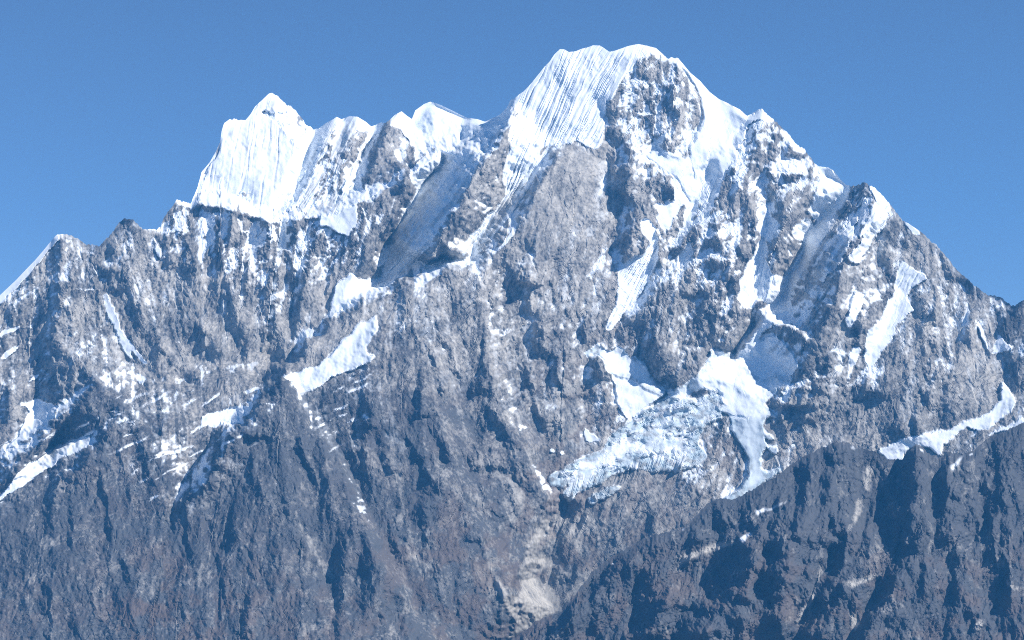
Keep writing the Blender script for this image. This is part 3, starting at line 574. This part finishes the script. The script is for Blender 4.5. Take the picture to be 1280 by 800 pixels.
# firm snow
sx = U + 2.2 * fbm(U, V, 14, 3, .6, 21.0); sy = V + 2.2 * fbm(U, V, 14, 3, .6, 33.0)
snow_of = {k: np.zeros(U.shape, bool) for k in SNOW}; firm = np.zeros(U.shape, np.float32)
for k, polys in SNOW.items():
    for p in polys: snow_of[k] |= inside(p, sx, sy)
    firm = np.maximum(firm, snow_of[k])
soft = smooth(.30, .70, boxblur(firm.astype(np.float32), 2) + .24 * fbm(U, V, 16, 4, .7, 64.0) * (1 - boxblur((1 - firm).astype(np.float32), 9) * boxblur(firm.astype(np.float32), 9) * 0))
lean = shepard([(60,400,.0),(150,400,.45),(230,430,.3),(330,350,-.05),(400,350,-.2),(560,250,-.6),(640,230,-.55),(730,250,-.1),(820,140,-.05),(900,250,-.2),(950,250,-.15),(1010,320,-.5),(1100,350,-.15),(1180,380,.15),(1230,440,.25),
                (560,450,.15),(600,600,.45),(500,640,.3),(650,600,.5),(350,600,.05),(440,640,.4),(280,620,-.3),(150,650,-.1),(100,750,0),(300,750,.1),(560,750,.3),(800,600,-.5),(720,680,-.5)], U, V, 1.6)
# debris and snow trails that follow the fall line (bearings carried down slope row by row)
fall = np.empty_like(U); fall[0] = u
for i in range(1, U.shape[0]): fall[i] = np.interp(u - lean[i] * (V[i] - V[i - 1]), u, fall[i - 1])
fall = U + boxblur(boxblur((fall - U).astype(np.float32), 16), 12)
lean_l = np.clip(lean, -.35, .35) * 0.0
rough = shepard([(150,350,1.0),(350,330,1.2),(300,450,.7),(430,200,1.1),(480,200,.7),(720,220,.6),(700,260,.6),(820,130,1.25),(800,260,1.0),(880,340,1.2),(960,230,1.1),(1000,380,1.0),(1150,400,1.0),(1220,450,.7),
                 (560,400,.9),(650,400,1.0),(600,600,.75),(480,540,.75),(420,400,.6),(350,600,.75),(150,650,.7),(300,750,.75),(600,750,.7),(700,640,.6),(660,730,.3),(800,620,.6),(850,540,1.1),(1050,520,.9),(120,500,.9)], U, V, 1.8)
icy = np.zeros(U.shape, np.float32)
for k in ('icefall',): icy = np.maximum(icy, snow_of[k])
icy = boxblur(icy, 2)
scree = np.zeros(U.shape, np.float32)
for n_, p in enumerate(SCREE): scree = np.maximum(scree, inside(p, sx, sy) * (1.0 if n_ < 3 else .55))
scree = boxblur(scree, 2)
rough_s = rough * (1 - .75 * scree) * (1 - .90 * soft * (1 - icy)) * (1 - .7 * icy)
edge = .25 + .75 * smooth(0, 14, V - V[0][None, :])
rx = U + 3.0 * fbm(U, V, 22, 4, .62, 17.0); ry = V + 3.0 * fbm(U, V, 22, 4, .62, 87.0)
D = stamp_ribs(base.copy(), RIBS, rx, ry, 1.25)
D = base + (D - base) * (1 - .8 * soft) * edge * (1 - .35 * smooth(540, 640, V)) * (1 - scree)
D = carve(U, V, D, soft, (.85 - .3 * smooth(930, 1000, U) * (1 - smooth(1040, 1080, U)) * (1 - smooth(440, 470, V))) * rough_s * edge, lean_l, fall)
firnband = boxblur(inside(FIRN, sx, sy).astype(np.float32), 4)
ser = facets(U + .5 * V, V * 1.5 - .2 * U, 22, 5) + .9 * facets(U - .3 * V, V * 1.8, 9, 17) + .6 * facets(U, V * 1.6, 3.6, 41)
crev = 1 - smooth(0, .13, np.abs(perlin((V + .25 * U + 4 * fbm(U, V, 20, 2, .5, 6.0)) / 9, U / 40)))
D = D - icy * (1 - .8 * firnband) * smooth(-.5, .3, fbm(U, V, 30, 2, .5, 99.0)) * (.8 * (ser - float(ser.mean())) - 2.0 * crev)
D = D + soft * (1 - icy) * (2.5 * fbm(U, V, 38, 3, .5, 71.0)) * edge - 1.8 * soft
for nm in ('basin', 'icefall', 'tongue', 'wedge', 'shoulder', 'rightfield'): D = D - 2.6 * boxblur((snow_of[nm] * soft).astype(np.float32), 1)
stripe = np.zeros(U.shape, np.float32)
for poly, k, lam, dep, bare in FLUTES:
    m = boxblur(inside(poly, sx, sy).astype(np.float32), 3) * edge
    s = U - k * (V - 200) + 2.6 * fbm(U, V * .6, 50, 3, .55, 90.0) + .8 * fbm(U, V / 3, 12, 2, .5, 14.0)
    f = 1 - np.abs(perlin(s / lam, V / 240 + .3)) * 2.2 + .5 * (1 - np.abs(perlin(s / (lam * .42), V / 90 + 7.3)) * 2) + 1.3 * (1 - np.abs(perlin(s / (lam * 2.6), V / 200 + 2.1)) * 2)
    f = f * (.55 + .9 * smooth(-.3, .4, perlin(s / (lam * 1.7) + 9.0, V / 60)))
    g1 = (1 - smooth(0, .20, np.abs(perlin(s / lam + 3.7, V / 260)))) * (.3 + .9 * smooth(-.3, .3, perlin(s / (lam * 3) + 1.0, V / 70)))
    g2 = (1 - smooth(0, .22, np.abs(perlin(s / (lam * .55) + 8.7, V / 150)))) * smooth(-.2, .4, perlin(s / (lam * 2) + 5.0, V / 50))
    D = D - m * dep * (.38 * f - 1.05 * g1 - .6 * g2)
    if bare: stripe = np.maximum(stripe, m * bare * smooth(.0, .3, perlin(s / (lam * .8) + 4.4, V / 75 + 1.1) + .3 * fbm(U, V, 7, 3, .7, 73.0)))
ledge = np.zeros(U.shape, np.float32)
for poly, k, lam, dep in STRATA:
    m = boxblur(inside(poly, sx, sy).astype(np.float32), 8)
    s = (V + k * U + 5 * fbm(U, V, 60, 3, .5, 19.0)) / lam; s = s + .5 * perlin(s * .7, U / 120); cell = np.floor(s)
    fr = s - np.floor(s); saw = np.where(fr < .72, fr / .72, (1 - fr) / .28)      # overhang, then a ledge on top
    mm = m * smooth(-.35, .45, fbm(U, V, 40, 3, .6, 36.0)); D = D - mm * dep * (saw - .5) * .7; ledge = np.maximum(ledge, (dep > 2) * smooth(-.05, .2, perlin(cell * 7.3 + .37, U / 60 + cell * 3.1)) * m * smooth(.68, .85, fr) * smooth(.05, .4, fbm(U + V, V, 38, 5, .75, 66.0)))
# snow caught in hollows and on flatter rock
dv = np.gradient(D, axis=0) / np.maximum(np.gradient(V, axis=0), 1e-3); bslope = -dv
bs = boxblur(np.clip(bslope, -3, 5).astype(np.float32), 1)
hollow = D - boxblur(D, 7)
trail = perlin(fall / 9, V / 130 + .5) * .55 + perlin(fall / 3.8, V / 70 + 3.1) * .45
score = .42 * np.clip(bs - .75, -1.5, 1.8) + .16 * np.clip(bslope - .75, -2, 2) + .13 * np.clip(hollow, -5, 5) + .6 * fbm(U + .4 * V, V * .8, 30, 5, .68, 41.0) + .22 * fbm(U + .5 * V, V, 3.5, 2, .6, 4.0) + .55 * trail
dust = smooth(-.5, .5, score + .5 * shepard(DENS, U, V, 2.0) - .55 + .35 * fbm(U, V, 4, 2, .7, 29.0) + .5 * trail) * .42
dens = shepard(DENS, U, V, 2.0) + .07
patch = smooth(-.08, .16, score + 1.15 * dens - .92)
snow = np.maximum(np.maximum(np.maximum(patch, dust * smooth(-.9, .3, dens)) * smooth(-1.0, -.5, dens), ledge), smooth(.42, .58, soft))
# bare rock showing through on the firm snow's steepest broken bits
ic = smooth(.4, .7, icy)
bw = V + .38 * U + 9 * fbm(U, V, 70, 3, .5, 81.0)
band = perlin(bw / 16, U / 300) * .6 + perlin(bw / 6.5, U / 160 + 5.0) * .4
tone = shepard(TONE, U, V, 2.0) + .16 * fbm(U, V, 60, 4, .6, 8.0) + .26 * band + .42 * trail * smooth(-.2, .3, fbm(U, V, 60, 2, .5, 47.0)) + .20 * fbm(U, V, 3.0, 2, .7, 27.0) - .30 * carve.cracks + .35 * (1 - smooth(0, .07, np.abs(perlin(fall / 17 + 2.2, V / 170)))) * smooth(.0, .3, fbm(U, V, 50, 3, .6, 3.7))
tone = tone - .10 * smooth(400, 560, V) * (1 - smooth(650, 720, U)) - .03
for p, dt in DARKROCK_AND_SHADE: tone = tone - dt * boxblur(inside(p, sx, sy).astype(np.float32), 3)
snow = snow * (1 - scree) * (1 - stripe)
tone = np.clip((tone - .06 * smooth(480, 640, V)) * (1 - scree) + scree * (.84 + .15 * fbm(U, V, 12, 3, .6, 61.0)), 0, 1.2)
rust = np.clip(shepard(RUSTY, U, V, 2.0) * 1.0 * smooth(-.15, .5, fbm(U, V, 34, 4, .6, 23.0) + .1), 0, .85) * (1 - scree)
D = D * 1.0
gl = np.maximum(np.maximum(snow_of['basin'], snow_of['icefall']), snow_of['tongue']).astype(np.float32)
dirty = .75 * gl * (1 - smooth(.55, .97, boxblur(gl, 8))) * (.6 + .8 * fbm(U, V, 8, 3, .6, 12.0))
snow = snow * (1 - .55 * ic * smooth(.12, .4, fbm(U, V * 1.7, 13, 4, .7, 95.0)) * (1 - .8 * firnband))
snow = snow * (1 - .85 * np.clip(dirty, 0, 1) * smooth(-.1, .3, fbm(U, V, 6, 3, .7, 38.0)))
ss = np.zeros(u.shape, bool)
for a, c in SNOWSKY: ss |= (u > a) & (u < c)
k7 = int(8 / QS); snow[:k7, ss] = np.maximum(snow[:k7, ss], snow[k7:k7 + 1, ss])
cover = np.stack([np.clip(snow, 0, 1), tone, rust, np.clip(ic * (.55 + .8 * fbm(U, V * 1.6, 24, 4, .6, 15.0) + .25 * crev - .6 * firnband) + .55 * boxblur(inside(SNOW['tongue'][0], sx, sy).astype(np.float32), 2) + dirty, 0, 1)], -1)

# which object each piece of ground belongs to
OBJ = [
 dict(name="mountain", label="high grey rock mountain with the fluted white summit, tallest in the picture", category="mountain", kind="structure"),
 dict(name="snow_peak", label="pointed white twin peaks standing behind the left rock ridge", category="mountain", kind="structure"),
 dict(name="snow_dome", label="smooth rounded white dome between the twin peaks and the main summit", category="mountain", kind="structure"),
 dict(name="rock_ridge", label="jagged pale rock ridge below the twin white peaks, reaching the left edge", category="mountain ridge", kind="structure"),
 dict(name="rock_spur", label="dark blue grey rock spur with a triangular peak in front of the main mountain", category="mountain spur", kind="structure"),
 dict(name="glacier", label="broken white glacier in the hollow below the right of the main wall", category="glacier", kind="thing"),
 dict(name="icefall", parent=5, label="crevassed bluish grey ice steps"), dict(name="ice_tongue", parent=5, label="narrow dirty grey tongue of ice"),
 dict(name="hanging_glacier", label="white hanging glacier with blue ice cliffs under the right summit shoulder", category="glacier", kind="thing"),
 dict(name="summit_snow_face", label="steep fluted white snow face hanging from the highest summit", category="snow face", kind="thing"),
 dict(name="snowfield", label="bright wedge of snow behind the dark triangular peak", category="snowfield", kind="thing", group="snowfields"),
 dict(name="snow_couloir", label="long shaded blue snow couloir left of the main summit", category="snow couloir", kind="thing", group="couloirs"),
 dict(name="snowfield", label="curved snowfield behind the front ridge near the right edge", category="snowfield", kind="thing", group="snowfields"),
 dict(name="snowfield", label="forked white snow gully high on the right flank", category="snowfield", kind="thing", group="snowfields"),
 dict(name="snowfield", label="white fan of snow hanging beside the large shaded trough", category="snowfield", kind="thing", group="snowfields"),
 dict(name="snow_couloir", label="narrow fluted snow couloir in the middle of the rock wall", category="snow couloir", kind="thing", group="couloirs"),
 dict(name="scree_fan", label="pale grey scree fan at the mouth of the gorge, bottom centre", category="scree", kind="stuff"),
]
ix = {'glacier': 5}
oid = np.zeros(U.shape, np.int32)
q = lambda p: inside(p, sx, sy)
oid[q([(-420,1100),(-420,300),(60,280),(240,240),(250,258),(300,262),(338,276),(400,262),(440,252),(478,236),(512,212),(545,188),(570,190),(536,230),(490,300),(470,345),(440,385),(400,415),(350,462),(330,470),(300,478),(210,484),(165,500),(121,474),(95,500),(50,545),(0,575),(-420,700)])] = 3
oid[q([(240,300),(236,250),(262,60),(500,60),(484,150),(452,240),(440,250),(400,260),(338,270),(300,250),(250,250)])] = 1
oid[q([(484,160),(502,60),(590,60),(612,150),(570,190),(540,196),(512,216),(478,236),(452,240)])] = 2
oid[q([(-420,1100),(-420,700),(0,572),(50,540),(95,505),(121,470),(165,496),(210,480),(300,474),(345,465),(400,412),(440,385),(470,366),(500,350),(530,400),(545,500),(590,620),(640,720),(660,1100)])] = 4
for nm, k in (('basin', 5), ('icefall', 6), ('icepatch', 6), ('tongue', 7), ('shoulder', 8), ('serac', 8), ('flutes', 9), ('wedge', 10), ('couloir', 11), ('rightfield', 12), ('rightgully', 13), ('fan', 14)):
    oid[snow_of[nm]] = k
oid[inside(SNOW['rib'][0], sx, sy)] = 15
oid[inside(SCREE[0], sx, sy) | inside(SCREE[1], sx, sy)] = 16
B = back_rows(U, V, D); nb = len(B[0])
Ub, Vb, Db = np.concatenate([B[0], U]), np.concatenate([B[1], V]), np.concatenate([B[2], D])
Cb = np.concatenate([np.repeat(cover[:1], nb, 0) * np.array([.8, 1, 1, 1]), cover])
fid = np.concatenate([np.repeat(oid[:1], nb, 0), oid])[:-1, :-1]
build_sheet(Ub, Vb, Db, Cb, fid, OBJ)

# ------------------------------------------------------------------ the dark ridge in front on the right
SKY2 = [(430,985),(560,860),(640,800),(650,793),(670,777),(690,768),(704,763),(722,740),(737,719),(750,707),(761,699),(788,682),(805,673),(830,665),(850,662),(867,648),(884,631),(897,623),(908,624),(921,622),(932,617),(944,611),
 (968,597),(985,584),(1012,567),(1034,556),(1046,551),(1055,553),(1063,556),(1069,560),(1086,562),(1100,567),(1110,574),(1127,574),(1137,561),(1145,556),(1152,559),(1160,565),(1174,572),(1187,565),(1200,569),(1208,567),(1221,560),(1235,547),
 (1255,540),(1280,528),(1330,505),(1420,480),(1700,440)]
def e0(v): return -340 + 0.72 * (800 - v)
RIDGES2 = [
 [(640,800,0),(704,763,0),(737,719,0),(761,699,0),(830,665,0),(884,631,0),(944,611,0),(985,584,0),(1046,551,0),(1086,562,12),(1127,574,14),(1145,556,0),(1174,572,8),(1208,567,0),(1255,540,0),(1330,505,0),(1450,475,0)],
 [(1046,551,0),(1030,590,-25),(1010,640,-45),(990,680,-55),(982,720,-60),(975,770,-65)],
 [(1046,551,0),(1050,600,-18),(1048,640,-30),(1040,680,-38)],
 [(1000,600,-5),(985,645,-15),(962,690,-15),(950,735,-10)],
 [(968,597,0),(950,640,-28),(938,690,-48),(935,720,-52)],
 [(905,640,0),(890,700,0),(860,760,5),(830,800,10)],
 [(884,631,0),(860,680,-20),(820,730,-22),(780,775,-15),(750,810,-10)],
 [(940,760,-45),(900,790,-48),(880,815,-50)],
 [(920,715,-10),(890,745,5),(850,800,15)],
 [(1086,566,20),(1078,610,10),(1062,655,0),(1044,690,5),(1030,725,5),(1022,745,0),(1008,775,0),(995,810,0)],
 [(1062,690,-38),(1055,720,-42),(1045,745,-35)],
 [(1110,680,-55),(1070,715,-60),(1040,760,-62),(1030,800,-65)],
 [(1145,556,0),(1148,600,-28),(1143,640,-42),(1150,680,-55),(1130,710,-62),(1122,712,-65)],
 [(1120,590,15),(1105,625,8),(1120,655,-8),(1130,685,-15)],
 [(1122,712,-65),(1100,760,-75),(1075,810,-85)],
 [(1110,735,-35),(1085,765,-35),(1060,805,-40)],
 [(1208,567,0),(1200,610,-28),(1195,660,-50),(1205,720,-70),(1200,800,-90)],
 [(1174,575,8),(1172,630,-10),(1165,690,-30)],
 [(1255,542,0),(1252,600,-35),(1260,680,-60),(1262,800,-90)],
 [(1232,555,5),(1225,620,-10),(1232,700,-35),(1235,790,-55)],
 [(430,985,0),(640,1000,-20),(900,1000,-40),(1100,1000,-110),(1300,1000,-130),(1700,1000,-140)],
 [(430,700,0),(800,560,0),(1000,500,0),(1300,420,0),(1700,420,0)], [(1700,440,0),(1700,1000,-140)], [(430,985,0),(430,700,0)],
]
u2 = np.concatenate([np.linspace(500, 636, 30), np.arange(640, 1290.1, 1.0 * QS), np.linspace(1294, 1600, 60)]).astype(np.float32)
U, V = make_grid(u2, SKY2, 990, int(440 / QS), [])
img = boxblur(tin([[(x, y, c * .42) for x, y, c in ln] for ln in RIDGES2], lat), 2)
WX, WY = warp(U, V); near_sky = smooth(0, 22, V - V[0][None, :])
base = e0(V) + bilerp(img, lat, U + (WX - U) * near_sky, V + (WY - V) * near_sky)
edge = .3 + .7 * smooth(0, 14, V - V[0][None, :])
rx = U + 3.0 * fbm(U, V, 22, 4, .62, 17.0); ry = V + 3.0 * fbm(U, V, 22, 4, .62, 87.0)
D = stamp_ribs(base.copy(), RIBS2, rx, ry, 1.15); D = base + (D - base) * edge
D = carve(U, V, D, 0, .8 * edge, 0)
sx = U + 2.2 * fbm(U, V, 14, 3, .6, 21.0); sy = V + 2.2 * fbm(U, V, 14, 3, .6, 33.0)
z2 = (850, 530)
streaks = [Z(*z2,[(280,320),(340,310),(412,280),(360,305),(290,335)]), Z(*z2,[(220,430),(260,400),(235,440)]), Z(*z2,[(1000,160),(1050,115),(1030,150),(1010,172)]), Z(*z2,[(630,90),(690,55),(660,85)])]
pale = [Z(*z2,[(655,290),(680,270),(670,320),(655,365),(610,410),(590,420),(640,360)]), Z(*z2,[(680,170),(710,160),(700,240),(685,265)]), Z(*z2,[(520,440),(530,560),(515,610),(505,600),(520,520)]), Z(*z2,[(490,630),(510,625),(480,665),(440,750),(436,740),(460,670)]),
        Z(*z2,[(600,590),(700,560),(800,530),(720,570),(640,610)]), Z(*z2,[(1090,740),(1120,725),(1130,745),(1100,770)]), Z(*z2,[(620,700),(660,690),(665,740),(640,770)]), Z(*z2,[(0,490),(60,470),(150,440),(240,425),(100,480),(0,520)]), Z(*z2,[(1190,575),(1250,600),(1280,625),(1220,610)]), Z(*z2,[(830,430),(850,410),(840,460)])]
sn = np.zeros(U.shape, np.float32); sc = sn.copy()
for p in streaks: sn = np.maximum(sn, inside(p, sx, sy))
for p in pale: sc = np.maximum(sc, inside(p, sx, sy))
sn = boxblur(sn, 1); sc = boxblur(sc, 2)
bslope = -np.gradient(D, axis=0) / np.maximum(np.gradient(V, axis=0), 1e-3)
sp = smooth(.0, .2, .4 * np.clip(boxblur(np.clip(bslope, -3, 5).astype(np.float32), 1) - .7, -1, 2) + .6 * fbm(U, V, 20, 3, .6, 2.0) - 1.0 - .012 * (V - V[0][None, :]))
trl = perlin((U + 4 * fbm(U, V, 40, 2)) / 6.5, V / 80) + .7 * perlin((U + .6 * V) / 5, V / 60 + 3)
tone = np.clip(-.12 + .22 * trl - .25 * carve.cracks + .14 * fbm(U, V, 60, 4, .6, 8.0) + .22 * perlin((V + .3 * U + 8 * fbm(U, V, 60, 3, .5, 81.0)) / 13, U / 200), -.3, 1) * (1 - sc) + sc * .85
rust = np.clip(.42 * smooth(640, 740, V) * smooth(-.2, .5, fbm(U, V, 40, 4, .6, 23.0)), 0, .8) * (1 - sc)
cover = np.stack([np.clip(np.maximum(sn, sp), 0, 1), tone, rust, sn * 0], -1)
B = back_rows(U, V, D, 12); nb = len(B[0])
Ub, Vb, Db = np.concatenate([B[0], U]), np.concatenate([B[1], V]), np.concatenate([B[2], D])
Cb = np.concatenate([np.repeat(cover[:1], nb, 0), cover])
build_sheet(Ub, Vb, Db, Cb, np.zeros((Ub.shape[0] - 1, Ub.shape[1] - 1), np.int32),
            [dict(name="front_ridge", label="dark blue grey ridge with two small peaks in front, bottom right", category="mountain ridge", kind="structure")])

# ------------------------------------------------------------------ valley ground and the air
def box_mesh(name, x0, x1, y0, y1, z0, z1):
    me = bpy.data.meshes.new(name)
    v = [(x, y, z) for z in (z0, z1) for y in (y0, y1) for x in (x0, x1)]
    me.from_pydata(v, [], [(0, 2, 3, 1), (4, 5, 7, 6), (0, 1, 5, 4), (2, 6, 7, 3), (0, 4, 6, 2), (1, 3, 7, 5)]); me.update()
    o = bpy.data.objects.new(name, me); scene.collection.objects.link(o); return o
me = bpy.data.meshes.new("ground"); G = 60000.0
me.from_pydata([(-G, -G, -720), (G, -G, -720), (G, G, -720), (-G, G, -720)], [], [(0, 1, 2, 3)]); me.update()
ground = bpy.data.objects.new("ground", me); scene.collection.objects.link(ground)
ca = me.color_attributes.new("cover", 'FLOAT_COLOR', 'POINT'); ca.data.foreach_set("color", [0, .2, .5, 0] * 4)
me.materials.append(M_ROCK); ground["kind"] = "structure"; ground["label"] = "brown valley floor below the mountains"; ground["category"] = "ground"

hz = box_mesh("haze", -9000, 9000, -600, 16500, -721, 2900)
hm = bpy.data.materials.new("mountain_air"); hm.use_nodes = True; t = hm.node_tree; t.nodes.remove(t.nodes["Principled BSDF"])
pv = t.nodes.new("ShaderNodeVolumePrincipled"); pv.inputs["Density"].default_value = HAZE["density"]; pv.inputs["Color"].default_value = (*HAZE["color"], 1)
pv.inputs["Anisotropy"].default_value = 0.0
t.links.new(pv.outputs[0], t.nodes["Material Output"].inputs["Volume"])
hz.data.materials.append(hm); hz["kind"] = "stuff"; hz["label"] = "thin blue haze in front of the mountains"; hz["category"] = "haze"
